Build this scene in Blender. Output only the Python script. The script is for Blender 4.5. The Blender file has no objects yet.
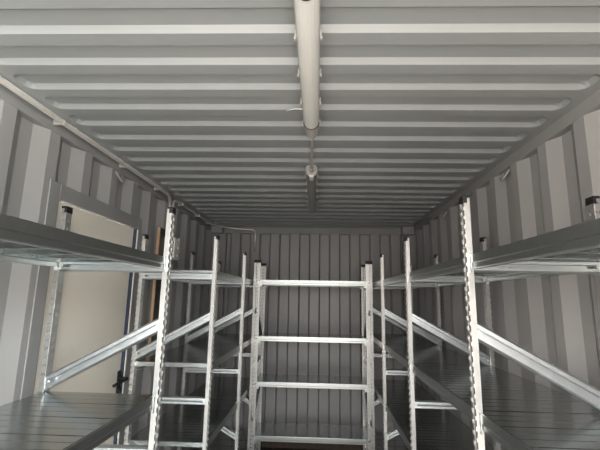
import bpy, bmesh, math, random
from mathutils import Vector, Matrix
random.seed(4)
SC = bpy.context.scene
COL = SC.collection

# ------------------------------------------------------------------ camera
def make_camera():
    f = 392.0
    loc = Vector((0.0937, -4.5416, 1.5813))
    yaw, pit, rol = -0.0513, 0.1823, 0.0174
    F = Vector((math.sin(yaw)*math.cos(pit), math.cos(yaw)*math.cos(pit), math.sin(pit)))
    R = Vector((math.cos(yaw), -math.sin(yaw), 0))
    U = R.cross(F)
    R2 = R*math.cos(rol) + U*math.sin(rol)
    U2 = -R*math.sin(rol) + U*math.cos(rol)
    cd = bpy.data.cameras.new('camera'); co = bpy.data.objects.new('camera', cd)
    COL.objects.link(co)
    m = Matrix((R2, U2, -F)).transposed().to_4x4(); m.translation = loc
    co.matrix_world = m
    cd.sensor_width = 36; cd.lens = f/600*36; cd.clip_start = 0.02
    SC.camera = co
make_camera()

# ------------------------------------------------------------------ sky, daylight, exposure
SKY_STRENGTH = 33.0
SKY = (0.93, 0.97, 1.0, 1)
GROUND = (0.78, 0.76, 0.73, 1)
def make_world():
    w = bpy.data.worlds.new('daylight'); SC.world = w; w.use_nodes = True
    nt = w.node_tree; nt.nodes.clear()
    out = nt.nodes.new('ShaderNodeOutputWorld'); bg = nt.nodes.new('ShaderNodeBackground')
    tc = nt.nodes.new('ShaderNodeTexCoord'); sp = nt.nodes.new('ShaderNodeSeparateXYZ')
    rp = nt.nodes.new('ShaderNodeValToRGB')
    # from straight down (0) to straight up (1): ground and sky radiance, raised around the horizon to brighten the near walls
    cr = rp.color_ramp
    cr.elements[0].position = 0.0; cr.elements[0].color = [c*.45 for c in GROUND[:3]]+[1]
    cr.elements[1].position = 1.0; cr.elements[1].color = SKY
    for pos, k, base in ((.38, .50, GROUND), (.46, 1.1, GROUND), (.52, 1.3, GROUND), (.60, 1.35, SKY), (.72, 1.1, SKY)):
        e = cr.elements.new(pos); e.color = [c*k for c in base[:3]]+[1]
    mr = nt.nodes.new('ShaderNodeMapRange')
    mr.inputs['From Min'].default_value = -1; mr.inputs['From Max'].default_value = 1
    L = nt.links
    L.new(tc.outputs['Generated'], sp.inputs[0]); L.new(sp.outputs['Z'], mr.inputs['Value'])
    # added tint to shape the light: brighter from the right (+x), warmer and duller from the left (-x)
    mc = nt.nodes.new('ShaderNodeValToRGB'); mc.color_ramp.elements[0].position = .2; mc.color_ramp.elements[1].position = .8
    mc.color_ramp.elements[0].color = (.86, .78, .73, 1); mc.color_ramp.elements[1].color = (1.0, 1.03, 1.03, 1)
    mx2 = nt.nodes.new('ShaderNodeMapRange'); mx2.inputs['From Min'].default_value = -1; mx2.inputs['From Max'].default_value = 1
    mm = nt.nodes.new('ShaderNodeVectorMath'); mm.operation = 'MULTIPLY'
    L.new(sp.outputs['X'], mx2.inputs['Value']); L.new(mx2.outputs[0], mc.inputs[0])
    L.new(mr.outputs[0], rp.inputs[0]); L.new(rp.outputs[0], mm.inputs[0]); L.new(mc.outputs[0], mm.inputs[1])
    L.new(mm.outputs[0], bg.inputs['Color'])
    bg.inputs['Strength'].default_value = SKY_STRENGTH
    # daylight cut straight across from the open end, shaped to darken the back wall
    mx = nt.nodes.new('ShaderNodeMapRange'); mx.inputs['From Min'].default_value = -.97; mx.inputs['From Max'].default_value = -.76
    mx.inputs['To Min'].default_value = 0.17; mx.inputs['To Max'].default_value = 1.25
    ml = nt.nodes.new('ShaderNodeMath'); ml.operation = 'MULTIPLY'; ml.inputs[1].default_value = SKY_STRENGTH
    L.new(sp.outputs['Y'], mx.inputs['Value']); L.new(mx.outputs[0], ml.inputs[0]); L.new(ml.outputs[0], bg.inputs['Strength'])
    L.new(bg.outputs[0], out.inputs[0])
    # the open doorway: sampling portal for the daylight only
    ld = bpy.data.lights.new('doorway_portal', 'AREA'); ld.shape = 'RECTANGLE'
    ld.size = 2.3; ld.size_y = 2.36; ld.cycles.is_portal = True
    lo = bpy.data.objects.new('doorway_portal', ld); COL.objects.link(lo)
    lo.location = (0, -5.9, 1.19); lo.rotation_euler = (math.radians(90), 0, 0)
make_world()
SC.view_settings.view_transform = 'Standard'
SC.view_settings.look = 'None'
SC.view_settings.gamma = 1.0
SC.view_settings.use_curve_mapping = False
SC.view_settings.exposure = 0.27
SC.cycles.max_bounces = 10
SC.cycles.diffuse_bounces = 6
SC.cycles.glossy_bounces = 6

# ------------------------------------------------------------------ materials
def new_mat(name):
    m = bpy.data.materials.new(name); m.use_nodes = True
    return m, m.node_tree, m.node_tree.nodes['Principled BSDF']

def paint(name, c, rough=0.5, var=0.06, scale=3.0, spec=0.4, bump=0.0, stretch=(1, 1, 1)):
    m, nt, b = new_mat(name)
    tc = nt.nodes.new('ShaderNodeTexCoord'); mp = nt.nodes.new('ShaderNodeMapping')
    mp.inputs['Scale'].default_value = stretch
    n = nt.nodes.new('ShaderNodeTexNoise'); n.inputs['Scale'].default_value = scale
    n.inputs['Detail'].default_value = 5
    r = nt.nodes.new('ShaderNodeValToRGB')
    r.color_ramp.elements[0].position = 0.3; r.color_ramp.elements[1].position = 0.7
    r.color_ramp.elements[0].color = [x*(1-var) for x in c] + [1]
    r.color_ramp.elements[1].color = [min(1, x*(1+var)) for x in c] + [1]
    L = nt.links
    L.new(tc.outputs['Object'], mp.inputs[0]); L.new(mp.outputs[0], n.inputs['Vector'])
    L.new(n.outputs['Fac'], r.inputs[0]); L.new(r.outputs[0], b.inputs['Base Color'])
    b.inputs['Roughness'].default_value = rough
    b.inputs['Specular IOR Level'].default_value = spec
    if bump:
        bp = nt.nodes.new('ShaderNodeBump'); bp.inputs['Strength'].default_value = bump
        bp.inputs['Distance'].default_value = 0.003
        L.new(n.outputs['Fac'], bp.inputs['Height']); L.new(bp.outputs[0], b.inputs['Normal'])
    return m

def galv(name, c, rough, scale=70, var=0.035, metallic=1.0):
    m, nt, b = new_mat(name)
    tc = nt.nodes.new('ShaderNodeTexCoord')
    v = nt.nodes.new('ShaderNodeTexVoronoi'); v.inputs['Scale'].default_value = scale
    n = nt.nodes.new('ShaderNodeTexNoise'); n.inputs['Scale'].default_value = 6; n.inputs['Detail'].default_value = 4
    sep = nt.nodes.new('ShaderNodeSeparateColor')
    r = nt.nodes.new('ShaderNodeValToRGB')
    r.color_ramp.elements[0].color = [x*(1-var) for x in c] + [1]
    r.color_ramp.elements[1].color = [min(1, x*(1+var)) for x in c] + [1]
    mr = nt.nodes.new('ShaderNodeMapRange')
    mr.inputs['To Min'].default_value = rough-0.03; mr.inputs['To Max'].default_value = rough+0.04
    L = nt.links
    L.new(tc.outputs['Object'], v.inputs['Vector']); L.new(tc.outputs['Object'], n.inputs['Vector'])
    L.new(v.outputs['Color'], sep.inputs[0]); L.new(sep.outputs[0], r.inputs[0])
    L.new(r.outputs[0], b.inputs['Base Color']); L.new(n.outputs['Fac'], mr.inputs['Value'])
    L.new(mr.outputs[0], b.inputs['Roughness'])
    b.inputs['Metallic'].default_value = metallic
    return m

M = {}
M['ceiling'] = paint('ceiling_grey_paint', (0.281, 0.291, 0.287), 0.36, 0.05, 2.0)
M['wall'] = paint('wall_grey_paint', (0.295, 0.289, 0.283), 0.38, 0.06, 1.5, stretch=(1, 1, .3))
M['rail'] = paint('rail_grey_paint', (0.25, 0.248, 0.243), 0.45, 0.06, 4)
M['door'] = paint('door_cream', (0.74, 0.69, 0.60), 0.35, 0.05, 1.6)
M['blue'] = paint('blue_gasket', (0.028, 0.038, 0.07), 0.5)
M['floor'] = paint('floor_plywood', (0.045, 0.03, 0.02), 0.7, 0.25, 5, stretch=(6, .6, 1), bump=.2)
M['galv'] = galv('galvanised_sheet', (0.44, 0.465, 0.46), 0.20)
M['post'] = galv('galvanised_post', (0.51, 0.505, 0.49), 0.33, 45, 0.03, 0.75)
M['beam'] = galv('galvanised_beam', (0.42, 0.44, 0.43), 0.33, 60, 0.035, 0.97)
M['brace'] = galv('galvanised_brace', (0.60, 0.63, 0.64), 0.31, 60, 0.02, 0.85)
M['conduit'] = galv('conduit_metal', (0.72, 0.69, 0.64), 0.38, 30, 0.04, 0.6)
M['black'] = paint('black_plastic', (0.012, 0.012, 0.012), 0.5)
M['white'] = paint('white_plastic', (0.74, 0.72, 0.67), 0.4)
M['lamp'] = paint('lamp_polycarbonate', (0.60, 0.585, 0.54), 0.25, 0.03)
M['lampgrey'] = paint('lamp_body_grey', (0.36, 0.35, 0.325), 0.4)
M['lampdark'] = paint('lamp_dark_diffuser', (0.22, 0.215, 0.20), 0.3)  # darker grey for the diffuser of the farther lamp
M['wood'] = paint('plywood_edge', (0.46, 0.30, 0.19), 0.6, 0.15, 30, stretch=(1, 1, .1))
M['darkwood'] = paint('dark_board', (0.035, 0.026, 0.02), 0.5, 0.2, 8)

# ------------------------------------------------------------------ mesh helpers
def obj(name, bm, mat, parent=None, loc=None, smooth=False, solid=0, bevel=0):
    me = bpy.data.meshes.new(name)
    bmesh.ops.recalc_face_normals(bm, faces=bm.faces)
    bm.to_mesh(me); bm.free()
    me.materials.append(M[mat] if isinstance(mat, str) else mat)
    if smooth:
        for p in me.polygons: p.use_smooth = True
    o = bpy.data.objects.new(name, me); COL.objects.link(o)
    if loc: o.location = loc
    if parent: o.parent = parent
    if solid:
        s = o.modifiers.new('solid', 'SOLIDIFY'); s.thickness = solid; s.offset = 0
    if bevel:
        s = o.modifiers.new('bevel', 'BEVEL'); s.width = bevel; s.segments = 2; s.limit_method = 'ANGLE'
    return o
def tag(o, label=None, cat=None, group=None, kind=None):
    if label: o['label'] = label
    if cat: o['category'] = cat
    if group: o['group'] = group
    if kind: o['kind'] = kind
    return o
def struct(o): o['kind'] = 'structure'; return o
def empty(name, loc=(0, 0, 0)):
    o = bpy.data.objects.new(name, None); COL.objects.link(o); o.location = loc
    o.empty_display_size = 0.1
    return o
def add_box(bm, a, b):
    x0, y0, z0 = a; x1, y1, z1 = b
    v = [bm.verts.new(p) for p in ((x0,y0,z0),(x1,y0,z0),(x1,y1,z0),(x0,y1,z0),(x0,y0,z1),(x1,y0,z1),(x1,y1,z1),(x0,y1,z1))]
    for f in ((0,3,2,1),(4,5,6,7),(0,1,5,4),(1,2,6,5),(2,3,7,6),(3,0,4,7)):
        bm.faces.new([v[i] for i in f])
def box(a, b):
    bm = bmesh.new(); add_box(bm, a, b); return bm
def add_extrude(bm, pts, vec, closed=False, cap=False):
    """pts: list of 3D points, swept by vec"""
    v0 = [bm.verts.new(p) for p in pts]; v1 = [bm.verts.new(Vector(p)+Vector(vec)) for p in pts]
    n = len(pts)
    for i in range(n if closed else n-1):
        j = (i+1) % n
        bm.faces.new((v0[i], v0[j], v1[j], v1[i]))
    if cap:
        bm.faces.new(v0); bm.faces.new(list(reversed(v1)))
def add_tube(bm, path, r, seg=12, cap=True):
    path = [Vector(p) for p in path]; rings = []
    t0 = (path[1]-path[0]).normalized()
    up = Vector((0, 0, 1)) if abs(t0.z) < .9 else Vector((1, 0, 0))
    n = t0.cross(up).normalized()
    for i, p in enumerate(path):
        if i == 0: t = path[1]-path[0]
        elif i == len(path)-1: t = path[-1]-path[-2]
        else: t = (path[i+1]-path[i]).normalized()+(path[i]-path[i-1]).normalized()
        t.normalize()
        n = (n - t*n.dot(t)).normalized(); b = t.cross(n)
        rings.append([bm.verts.new(p+r*(math.cos(2*math.pi*k/seg)*n+math.sin(2*math.pi*k/seg)*b)) for k in range(seg)])
    for a, c in zip(rings, rings[1:]):
        for k in range(seg):
            bm.faces.new((a[k], a[(k+1) % seg], c[(k+1) % seg], c[k]))
    if cap:
        bm.faces.new(list(reversed(rings[0]))); bm.faces.new(rings[-1])
def rounded(path, rad=0.05, n=6):
    path = [Vector(p) for p in path]; out = [path[0]]
    for a, b, c in zip(path, path[1:], path[2:]):
        d0 = (a-b); d1 = (c-b); r = min(rad, d0.length*.49, d1.length*.49)
        p0 = b+d0.normalized()*r; p1 = b+d1.normalized()*r
        for k in range(n+1):
            t = k/n
            out.append(p0*(1-t)**2 + b*2*t*(1-t) + p1*t*t)
    out.append(path[-1]); return out
def copy_part(o, parent):
    c = o.copy(); COL.objects.link(c); c.parent = parent
    return c

# ------------------------------------------------------------------ container shell
H = 2.39; W = 1.165; YF = -5.9
RB = 2.333      # underside of the top side rails
def side_profile(sgn, y_in, y0, y1):
    """corrugated side wall outline; y_in = start (outer side) of one camera-facing slope"""
    P = 0.278; xi = W+0.004; xo = W+0.040
    pts = []
    k0 = int(math.floor((y0-y_in)/P))-1; k1 = int(math.ceil((y1-y_in)/P))+1
    for k in range(k0, k1+1):
        b = y_in+k*P
        pts += [(b, xo), (b+.068, xi), (b+.138, xi), (b+.206, xo)]
    def at(y):
        for (a, xa), (b, xb) in zip(pts, pts[1:]):
            if a <= y <= b: return xa+(xb-xa)*(y-a)/(b-a)
    res = [(y0, at(y0))] + [p for p in pts if y0 < p[0] < y1] + [(y1, at(y1))]
    return [(sgn*x, y) for y, x in res]
def wall_side(name, sgn, y_in, spans):
    bm = bmesh.new()
    for y0, y1, z0, z1 in spans:
        add_extrude(bm, [(x, y, z0) for x, y in side_profile(sgn, y_in, y0, y1)], (0, 0, z1-z0))
    return struct(obj(name, bm, 'wall', solid=0.002))
D0, D1, DT = -2.835, -1.875, 2.105      # outer edges of the side door frame
wall_side('wall_left', -1, -2.942, [(YF, D0, 0, RB+.02), (D0, D1, DT, RB+.02), (D1, 0.055, 0, RB+.02)])
wall_side('wall_right', 1, -2.781, [(YF, 0.055, 0, RB+.02)])
# back wall: 45 mm deep corrugation seen head-on
bm = bmesh.new(); pts = []; P = 0.2335; yb = 0.003; yo = 0.045
x = -1.19-0.02
x = -0.139 - 0.009 - P*5
k = 0
while x < 1.2:
    pts += [(x, yb, 0), (x+.018, yo, 0), (x+P/2, yo, 0), (x+P/2+.018, yb, 0)]
    x += P
pts = [p for p in pts if -1.2 < p[0] < 1.2]
add_extrude(bm, pts, (0, 0, 2.34))
struct(obj('wall_back', bm, 'wall', solid=0.002))
struct(obj('floor', box((-1.25, YF, -0.03), (1.25, 0.08, 0.0)), 'floor'))

# ceiling: die-stamped pockets with rounded ends
def ceiling():
    bm = bmesh.new()
    P = 0.1693; x0, x1 = -1.085, 1.12
    depth = 0.018; sl = 0.0165; rad = 0.040; wid = 0.110
    starts = []
    s = -3.393
    while s > YF+0.1: s -= P
    s += P
    while s+wid < -0.055:
        starts.append(s); s += P
    ys = [YF]
    for s in starts:
        ys += [s, s+.003, s+.007, s+.012, s+.018, s+.0251, s+.036, s+.049, s+.063, s+.075, s+wid-.0165, s+wid-.012, s+wid-.007, s+wid-.003, s+wid]
    ys.append(0.06)
    e = [0, .003, .007, .012, .0165, .023, .032, .042, .06]
    xs = [-1.23] + [x0+t for t in e] + [x0+.2+(x1-x0-.4)*k/6 for k in range(7)] + [x1-t for t in reversed(e)] + [1.23]
    def z(x, y):
        d = -1; near = False
        for s in starts:
            if s <= y <= s+wid:
                cx, cy = (x0+x1)/2, s+wid/2; near = y < s+wid*.45 and abs(x-cx) < (x1-x0)/2-.05
                qx = abs(x-cx)-((x1-x0)/2-rad); qy = abs(y-cy)-(wid/2-rad)
                d = -(math.hypot(max(qx, 0), max(qy, 0))+min(max(qx, qy), 0)-rad)
                break
        t = max(0, min(1, d/(.025 if near else sl)))
        return H+depth*t
    grid = [[bm.verts.new((x, y+.020*x, z(x, y))) for x in xs] for y in ys]   # panel sits very slightly out of square
    for a, b in zip(grid, grid[1:]):
        for i in range(len(xs)-1):
            bm.faces.new((a[i], a[i+1], b[i+1], b[i]))
    o = obj('ceiling', bm, 'ceiling')
    return struct(o)
ceiling()
# top side rails, rear header, corner posts, corner fittings, roof lip at the back
struct(obj('trim_1', box((-W-.065, YF, RB), (-W, 0.05, H+.03)), 'rail', bevel=.004))
struct(obj('trim_2', box((W, YF, RB), (W+.065, 0.05, H+.03)), 'rail', bevel=.004))
struct(obj('trim_3', box((-W+.001, -0.004, 2.312), (W-.001, 0.06, H+.004)), 'rail', bevel=.003))
struct(obj('trim_4', box((-1.20, -0.035, 0.001), (-1.005, 0.04, 2.311)), 'rail', bevel=.003))
struct(obj('trim_5', box((1.045, -0.035, 0.001), (1.20, 0.04, 2.311)), 'rail', bevel=.003))
struct(obj('trim_6', box((1.035, -0.115, 2.300), (W-.002, -0.006, H-.002)), 'rail', bevel=.004))
struct(obj('trim_7', box((-W+.002, -0.115, 2.300), (-1.035, -0.006, H-.002)), 'rail', bevel=.004))
struct(obj('baseboard_left', box((-1.23, YF, 0.001), (-W-.002, D0-.002, .15)), 'rail', bevel=.004))
struct(obj('baseboard_right', box((W+.002, YF, 0.001), (1.23, 0, .15)), 'rail', bevel=.004))

struct(obj('dark_strip_back', box((-1.0, -.02, 0.001), (1.04, .002, .15)), 'floor'))  # added dark strip, blackens the wall foot below the lowest shelf

# side door with steel frame
def side_door():
    root = empty('door_1', ((-W-.02), (D0+D1)/2, 0)); struct(root)
    ox, oy = root.location.x, root.location.y
    def part(name, bm, mat, **k):
        bmesh.ops.translate(bm, verts=bm.verts, vec=(-ox, -oy, 0))
        return obj(name, bm, mat, root, **k)
    bm = bmesh.new(); xi = -W+.002; xo = -1.225
    add_box(bm, (xo, D0, 0.001), (xi, D0+.075, DT))
    add_box(bm, (xo, D1-.045, 0.001), (xi, D1, DT))
    add_box(bm, (xo, D0+.075, DT-.078), (xi, D1-.045, DT))
    part('door_frame', bm, 'rail', bevel=.003)
    part('door_panel', box((-1.222, D0+.078, 0.01), (-1.182, D1-.072, DT-.082)), 'door', bevel=.002)
    part('gasket', box((-1.222, D1-.071, 0.01), (-1.166, D1-.056, DT-.082)), 'blue')
    part('door_stop', box((-1.222, D1-.055, 0.01), (-1.160, D1-.047, DT-.085)), 'white')
    bm = bmesh.new()
    add_box(bm, (-1.181, -1.985, .955), (-1.173, -1.950, 1.10))
    add_tube(bm, rounded([(-1.178, -1.967, 1.055), (-1.118, -1.967, 1.055), (-1.118, -2.14, 1.045)], .02), .010)
    add_tube(bm, [(-1.178, -1.967, .985), (-1.155, -1.967, .985)], .013)
    part('door_handle', bm, 'black', bevel=.002)['label'] = 'black lever handle on cream door'
side_door()

# ------------------------------------------------------------------ rack kit
PW, PD = 0.040, 0.019      # post face width, flange depth
def perf_strip(bm, org, u, length, width, holes, pitch=0.025, hh=0.012, z0=0.02):
    """flat strip at org, width along u, rising in z; holes = [(centre, width)]"""
    org = Vector(org); u = Vector(u)
    def quad(a, b, zl, zh):
        p = [org+u*a+Vector((0, 0, zl)), org+u*b+Vector((0, 0, zl)), org+u*b+Vector((0, 0, zh)), org+u*a+Vector((0, 0, zh))]
        bm.faces.new([bm.verts.new(q) for q in p])
    c = 0
    for hc, hw in holes:
        quad(c, hc-hw/2, 0, length)
        z = 0
        zz = z0
        while zz+hh < length:
            quad(hc-hw/2, hc+hw/2, z, zz); z = zz+hh; zz += pitch
        quad(hc-hw/2, hc+hw/2, z, length)
        c = hc+hw/2
    quad(c, width, 0, length)
def post_mesh(h, w, rear=False):
    """open lipped channel: toothed lips in the plane x=0, flanges run to -x, perforated web at the back"""
    bm = bmesh.new(); sw = w*.31; g = w/2-sw; P = .0345
    for s in (-1, 1):
        z0 = .02 + (P/2 if s > 0 else 0)
        perf_strip(bm, (0, s*g, 0), (0, s, 0), h, sw, [(sw*.5, sw*(.42 if w < .05 else .62))], P, .014 if w < .05 else .019, z0)
        yc = s*(g+sw*.5); z = z0
        while z+.014 < h-.03:                      # pressed tongues above each slot
            add_box(bm, (.0002, yc-sw*.30, z+(.006 if w < .05 else .017)), (.0042, yc+sw*.30, z+(.018 if w < .05 else .024))); z += P
        if rear:
            perf_strip(bm, (0, s*w/2, 0), (-1, 0, 0), h, PD, [(PD*.28, .0042), (PD*.72, .0042)], P, .011, .0325)
        else:
            add_extrude(bm, [(0, s*w/2, 0), (-PD, s*w/2, 0)], (0, 0, h))
        add_extrude(bm, [(0, s*g, 0), (-.004, s*g, 0)], (0, 0, h))
    perf_strip(bm, (-PD, -w/2, 0), (0, 1, 0), h, w, [(w*.38, w*.10), (w*.62, w*.10)], P, .016, .03)
    me = bpy.data.meshes.new('post')
    bm.to_mesh(me); bm.free(); me.materials.append(M['post']); return me
def cap_mesh(rear=False):
    bm = bmesh.new()
    add_box(bm, (-PD-.002, -PW/2-.002, -.007), (.004, PW/2+.002, .003))
    x0, x1 = (-PD-.0025, -PD+.009) if rear else (-.011, .0045)
    add_box(bm, (x0, -PW/2-.002, -.026), (x1, PW/2+.002, -.007))
    me = bpy.data.meshes.new('post_cap'); bm.to_mesh(me); bm.free(); me.materials.append(M['black']); return me
def foot_mesh():
    bm = bmesh.new()
    add_box(bm, (-PD-.004, -PW/2-.004, 0), (.004, PW/2+.004, .03))
    me = bpy.data.meshes.new('foot'); bm.to_mesh(me); bm.free(); me.materials.append(M['black']); return me
POSTS = {}
CAP = cap_mesh(); CAP_R = cap_mesh(True); FOOT = foot_mesh()
def mesh_obj(name, me, parent, loc=(0, 0, 0), rot=(0, 0, 0), solid=0, bevel=0):
    o = bpy.data.objects.new(name, me); COL.objects.link(o); o.parent = parent
    o.location = loc; o.rotation_euler = rot
    if solid:
        s = o.modifiers.new('solid', 'SOLIDIFY'); s.thickness = solid; s.offset = 0
    if bevel:
        s = o.modifiers.new('bevel', 'BEVEL'); s.width = bevel; s.segments = 2
    return o
def add_post(root, x, y, h, rz, w=PW, rear=False):
    if (h, w, rear) not in POSTS: POSTS[(h, w, rear)] = post_mesh(h-.004, w, rear)
    p = mesh_obj('post', POSTS[(h, w, rear)], root, (x, y, 0.003), (0, 0, rz), solid=.002)
    c = mesh_obj('post_cap', CAP_R if rear else CAP, p, (0, 0, h-.007), bevel=.001); c.scale = (1, w/PW, 1); c['label'] = 'black plastic end cap'
    mesh_obj('post_foot', FOOT, p, (0, 0, -.003), bevel=.002)
    return p
# local rack frame: x = depth (0 = aisle face, negative towards the wall), y = run, z = up
def brace(root, x0, z0, x1, z1, y, hgt, name):
    """ridged channel in the plane y, facing both ways"""
    a = Vector((x0, y, z0)); b = Vector((x1, y, z1)); d = (b-a).normalized()
    n = Vector((-d.z, 0, d.x))
    prof = [(-.5, .006), (-.5, -.003), (-.46, -.008), (-.36, -.016), (-.16, -.016), (-.13, .016), (.13, .016), (.16, -.016), (.36, -.016), (.46, -.008), (.5, -.003), (.5, .006)]
    bm = bmesh.new()
    pts = [a+n*(u*hgt)+Vector((0, t, 0)) for u, t in prof]
    add_extrude(bm, pts, b-a)
    # flattened bolted ends
    for q, s in ((a, 1), (b, -1)):
        c = q + d*s*.004
        add_tube(bm, [c+d*s*.016+Vector((0, -.017, 0)), c+d*s*.016+Vector((0, -.006, 0))], .008, 6)
    return obj(name, bm, 'brace', root, solid=.0018)
def beam(root, x, s, y0, y1, zt, hgt=.050):
    """C beam along y, outer face at x, lips towards s"""
    prof = [(.028, 0), (0, 0), (0, -.55), (.003, -.62), (.003, -.95), (.006, -1), (.026, -1)]
    bm = bmesh.new()
    add_extrude(bm, [(x+s*u, y0, zt+v*hgt if v else zt) for u, v in prof], (0, y1-y0, 0))
    # end connectors with hooks
    for y, t in ((y0, 1), (y1, -1)):
        add_box(bm, (x-s*.001, min(y, y+t*.018), zt-.062), (x-s*.0035, max(y, y+t*.018), zt+.002))
    return obj('beam', bm, 'beam', root, solid=.0018)
BOARDS = {}
def board_mesh(depth, width):
    """steel shelf board running along x (0..-depth), width along y, top at z=0, grooved, with turned-down edges"""
    key = (round(depth, 4), round(width, 4))
    if key in BOARDS: return BOARDS[key]
    w = width-.001; bm = bmesh.new()
    g = .0007
    ys = [(.012, -.026), (0, -.026), (0, -.0022), (.0035, 0)]
    for c in (.333, .667):
        yc = w*c
        ys += [(yc-.006, 0), (yc-.003, -g), (yc+.003, -g), (yc+.006, 0)]
    ys += [(w-.0035, 0), (w, -.0022), (w, -.026), (w-.012, -.026)]
    add_extrude(bm, [(0, y, z) for y, z in ys], (-depth, 0, 0))
    add_extrude(bm, [(0, .003, 0), (0, .003, -.022)], (0, w-.006, 0))
    add_extrude(bm, [(-depth, .003, 0), (-depth, .003, -.022)], (0, w-.006, 0))
    me = bpy.data.meshes.new('shelf_board'); bmesh.ops.recalc_face_normals(bm, faces=bm.faces)
    bm.to_mesh(me); bm.free(); me.materials.append(M['galv']); BOARDS[key] = me
    return me
def rack(name, label, loc, rz, flip, frames, depth, h, levels, braces, nb=6, w=PW, bh=.050):
    """flip: +1 the aisle is at local +x; depth from face to face"""
    root = empty(name, loc); root.rotation_euler = (0, 0, rz)
    tag(root, label, 'shelving', 'galvanised shelving racks')
    f = flip
    for y in frames:
        add_post(root, 0, y, h, 0 if f > 0 else math.pi, w)
        add_post(root, -f*depth, y, h, math.pi if f > 0 else 0, w, True)
        xa, xb = -f*(PD-.012), -f*(depth-PD+.012)
        for kind, za, zb, hg in braces:      # za at the aisle post, zb at the rear post
            brace(root, xa, za, xb, zb, y, hg, kind)
    for y0, y1 in zip(frames, frames[1:]):
        a, b = y0+w/2+.002, y1-w/2-.002
        for zt in levels:
            beam(root, -f*.008, -f, a, b, zt, bh)
            beam(root, -f*(depth-.008), f, a, b, zt, bh)
            bl = (y1-y0-.006)/nb
            me = board_mesh(depth-.026, bl)
            for k in range(nb):
                yy = y0+.003+k*bl
                # boards pass between the posts
                mesh_obj('shelf_board', me, root, (-f*.013 if f > 0 else depth-.013, yy+.0005, zt+.0015), solid=.0014)
    return root
BR_L = [('tie', 1.700, 1.700, .046), ('diagonal_brace', 1.463, 1.205, .055), ('tie', .957, .957, .044),
        ('diagonal_brace', .44, .70, .050), ('tie', .12, .12, .044)]
BR_R = [('tie', 1.705, 1.705, .046), ('diagonal_brace', 1.483, 1.224, .057), ('tie', .983, .983, .044),
        ('diagonal_brace', .48, .72, .050), ('tie', .12, .12, .044)]
rack('shelving_rack', 'galvanised shelving rack nearest the camera on the left, in front of the cream door',
     (-.562, -2.855, 0), 0, 1, [-1.0, 0], .500, 1.968, [1.742, 1.176, .66, .2], BR_L)
rack('shelving_rack', 'galvanised shelving rack along the far left wall, beyond the cream door',
     (-.564, -2.053, 0), 0, 1, [0, .975, 1.93], .490, 1.968, [1.740, 1.172, .722, .2], BR_L)
rack('shelving_rack', 'long three-bay galvanised shelving rack running along the right wall',
     (.628, -3.078, 0), 0, -1, [-1.0, 0, .990, 1.985, 2.95], .484, 1.966, [1.742, 1.208, .740, .2], BR_R)
rack('shelving_rack', 'wide galvanised shelving rack standing across the back wall with four shelves seen head-on',
     (-.520, -.672, 0), -math.pi/2, 1, [0, 1.096], .42, 1.942, [1.742, 1.205, .790, .318], BR_L, nb=7, w=.062, bh=.044)

# ------------------------------------------------------------------ ceiling lamps
def lamp(y0, y1, x0, x1, label, dmat='lamp', tail=.012):
    root = empty('ceiling_lamp', ((x0+x1)/2, (y0+y1)/2, H)); tag(root, label, 'lamp', 'linear ceiling lamps')
    L = y1-y0; cy = 0
    tilt = math.atan2(x1-x0, L); root.rotation_euler = (0, 0, -tilt)
    def sweep(prof, a, b):
        bm = bmesh.new(); add_extrude(bm, [(x, a, z) for x, z in prof], (0, b-a, 0), closed=True, cap=True); return bm
    hw = .036
    body = [(-hw, -.032), (-hw, -.012), (-hw+.010, -.001), (hw-.010, -.001), (hw, -.012), (hw, -.032)]
    obj('lamp_body', sweep(body, -L/2, L/2), 'lampgrey', root)
    n = 10; dif = [(hw-.002, -.033)] + [((hw-.003)*math.cos(math.pi*k/n), -.040-.034*math.sin(math.pi*k/n)) for k in range(n+1)] + [(-hw+.002, -.033)]
    d = obj('diffuser', sweep(dif, -L/2+.012, L/2-tail), dmat, root, smooth=False)
    for a, b, q in ((-L/2, -L/2+.012, 1.03), (L/2-tail, L/2, .86 if tail > .05 else 1.03)):
        dd = [(x*q, -.033+(z+.033)*q) for x, z in dif]
        obj('end_cap', sweep(dd, a, b), 'lampgrey', root)
    k = int(L/.17); cl = None
    for i in range(k):
        yy = -L/2+.09+i*(L-.18)/(k-1)
        for s in (-1, 1):
            bm = bmesh.new()
            add_box(bm, (s*hw-.002 if s > 0 else -hw-.005, yy-.010, -.043), (s*hw+.005 if s > 0 else -hw+.002, yy+.010, -.020))
            add_box(bm, (s*(hw+.003)-.004, yy-.006, -.048), (s*(hw+.003)+.004, yy+.006, -.038))
            obj('clip', bm, 'lampgrey', root, bevel=.0015)
    return root, L
l1, L1 = lamp(-3.98, -2.79, .056, .052, 'long linear ceiling lamp nearest the camera, cream diffuser, unlit', tail=.115)
bm = bmesh.new()
add_tube(bm, [(0.0, -L1/2+.285, -.0735), (0.0, -L1/2+.285, -.0765)], .020, 24)
obj('sensor', bm, 'black', l1)
bm = bmesh.new(); add_tube(bm, [(0, L1/2-.012, -.040), (0, L1/2+.045, -.038)], .013); add_tube(bm, [(0, L1/2+.045, -.038), (0, L1/2+.062, -.038)], .009)
obj('cable_gland', bm, 'lampgrey', l1)
pts = [(.034*math.cos(t), L1/2-.117, -.041-.0345*math.sin(t)) for t in [math.pi*k/16 for k in range(17)]]
bm = bmesh.new(); add_tube(bm, pts, .0022, 6); obj('end_shadow_arc', bm, 'darkwood', l1)  # dark arc modelled in for the shadow line at the diffuser's end
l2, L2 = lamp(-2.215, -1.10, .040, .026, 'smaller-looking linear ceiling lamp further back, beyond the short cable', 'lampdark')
bm = bmesh.new(); add_box(bm, (-.013, -L2/2-.004, -.078), (.013, -L2/2+.075, -.066))
obj('end_bracket', bm, 'white', l2, bevel=.002)['label'] = 'small bright white bracket'
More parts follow.
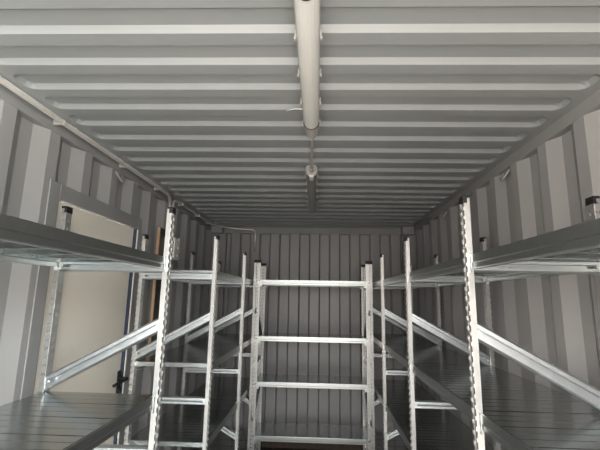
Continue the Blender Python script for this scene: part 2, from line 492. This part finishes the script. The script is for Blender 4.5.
bm = bmesh.new(); add_tube(bm, [(0, -L2/2+.012, -.040), (0, -L2/2-.045, -.038)], .013)
obj('cable_gland', bm, 'lampgrey', l2)
bm = bmesh.new()
add_tube(bm, rounded([(.052, -2.728, 2.352), (.052, -2.66, 2.353), (.047, -2.50, 2.372), (.042, -2.35, 2.372), (.040, -2.262, 2.352)], .05), .0075, 10)
tag(obj('lamp_cable', bm, 'conduit', smooth=True), 'short grey cable linking the two ceiling lamps', 'cable')

# ------------------------------------------------------------------ conduits on the left wall
def clamp(root, x, y, z):
    bm = bmesh.new()
    add_box(bm, (x-.045, y-.009, z-.012), (x-.004, y+.009, z+.013))
    add_tube(bm, [(x, y-.009, z), (x, y+.009, z)], .0145, 12)
    return obj('pipe_clamp', bm, 'conduit', root, bevel=.003)
def conduit(path, clamps, label, r=.0105):
    bm = bmesh.new(); add_tube(bm, rounded(path, .055), r, 12)
    o = obj('conduit_pipe', bm, 'conduit', smooth=True); tag(o, label, 'pipe')
    for c in clamps: clamp(o, *c)
    return o
PX = -1.120; PZ = 2.374
conduit([(PX, YF+.1, PZ), (PX, -1.53, PZ), (PX-.028, -1.43, PZ-.05), (PX-.028, -1.425, 2.05)],
        [(PX, y, PZ) for y in (-4.7, -4.1, -3.48, -2.865, -2.245, -1.72)],
        'metal conduit pipe along the left ceiling edge, nearest length, bending down to the junction box', .0125)
conduit([(PX-.026, -1.37, 2.05), (PX-.026, -1.37, PZ+.002), (PX-.012, -1.28, PZ+.002), (PX-.012, -.22, PZ+.002), (-1.04, -.125, PZ-.002), (-.90, -.05, 2.360), (-.66, -.022, 2.352), (-.665, -.022, 2.10)],
        [(PX-.012, y, PZ+.002) for y in (-1.20, -.72, -.33)],
        'metal conduit pipe from the junction box to the back wall, dropping behind the left posts')
root = empty('junction_box', (-1.168, -1.400, 1.865)); tag(root, 'pale junction box with knobs on the far left wall beside the dark panel', 'box')
obj('box_body', box((.001, -.068, 0), (.088, .068, .178)), 'white', root, bevel=.004)
obj('box_cover', box((.088, -.060, .006), (.096, .060, .172)), 'white', root, bevel=.003)
for z in (.035, .10, .16):
    bm = bmesh.new(); add_tube(bm, [(.096, .015, z), (.112, .015, z)], .017, 16); obj('knob', bm, 'lampgrey', root)
root = empty('wall_panel', (-1.166, -1.55, 1.17)); tag(root, 'narrow dark upright panel with a tan plywood edge, mounted beyond the side door', 'panel')
obj('panel_board', box((.001, -.038, 0), (.014, .075, .93)), 'darkwood', root)
obj('panel_edge', box((.001, -.050, 0), (.022, -.038, .93)), 'wood', root)['label'] = 'tan plywood edge strip'

# lashing rings under the side rails
def ring(x, y, z, s, label):
    root = empty('lashing_ring', (x, y, z)); tag(root, label, 'ring', 'lashing rings')
    bm = bmesh.new()
    pts = [(s*(-.004-.030*math.sin(t)), .034*math.cos(t), .004-.052*math.sin(t)) for t in [math.pi*k/14 for k in range(15)]]
    add_tube(bm, pts, .0075, 8); obj('ring_bar', bm, 'rail', root, smooth=True)
    obj('ring_plate', box((-.006, -.022, -.012), (.006, .022, .012)), 'rail', root, bevel=.003)
ring(-W-.001, -2.25, 2.318, -1, 'metal lashing ring under the left rail above the cream door')
ring(W+.002, -2.33, 2.312, 1, 'metal lashing ring under the right rail, the nearer of the two')
ring(W+.002, -1.22, 2.312, 1, 'metal lashing ring under the right rail, the farther of the two')

bm = bmesh.new()
add_tube(bm, rounded([(.016, -2.985, 2.372), (-.015, -2.975, 2.380), (-.055, -2.945, 2.3865)], .02), .0025, 8)
tag(obj('loose_wire', bm, 'white', smooth=True), 'thin pale wire end sticking out left of the near ceiling lamp', 'wire')
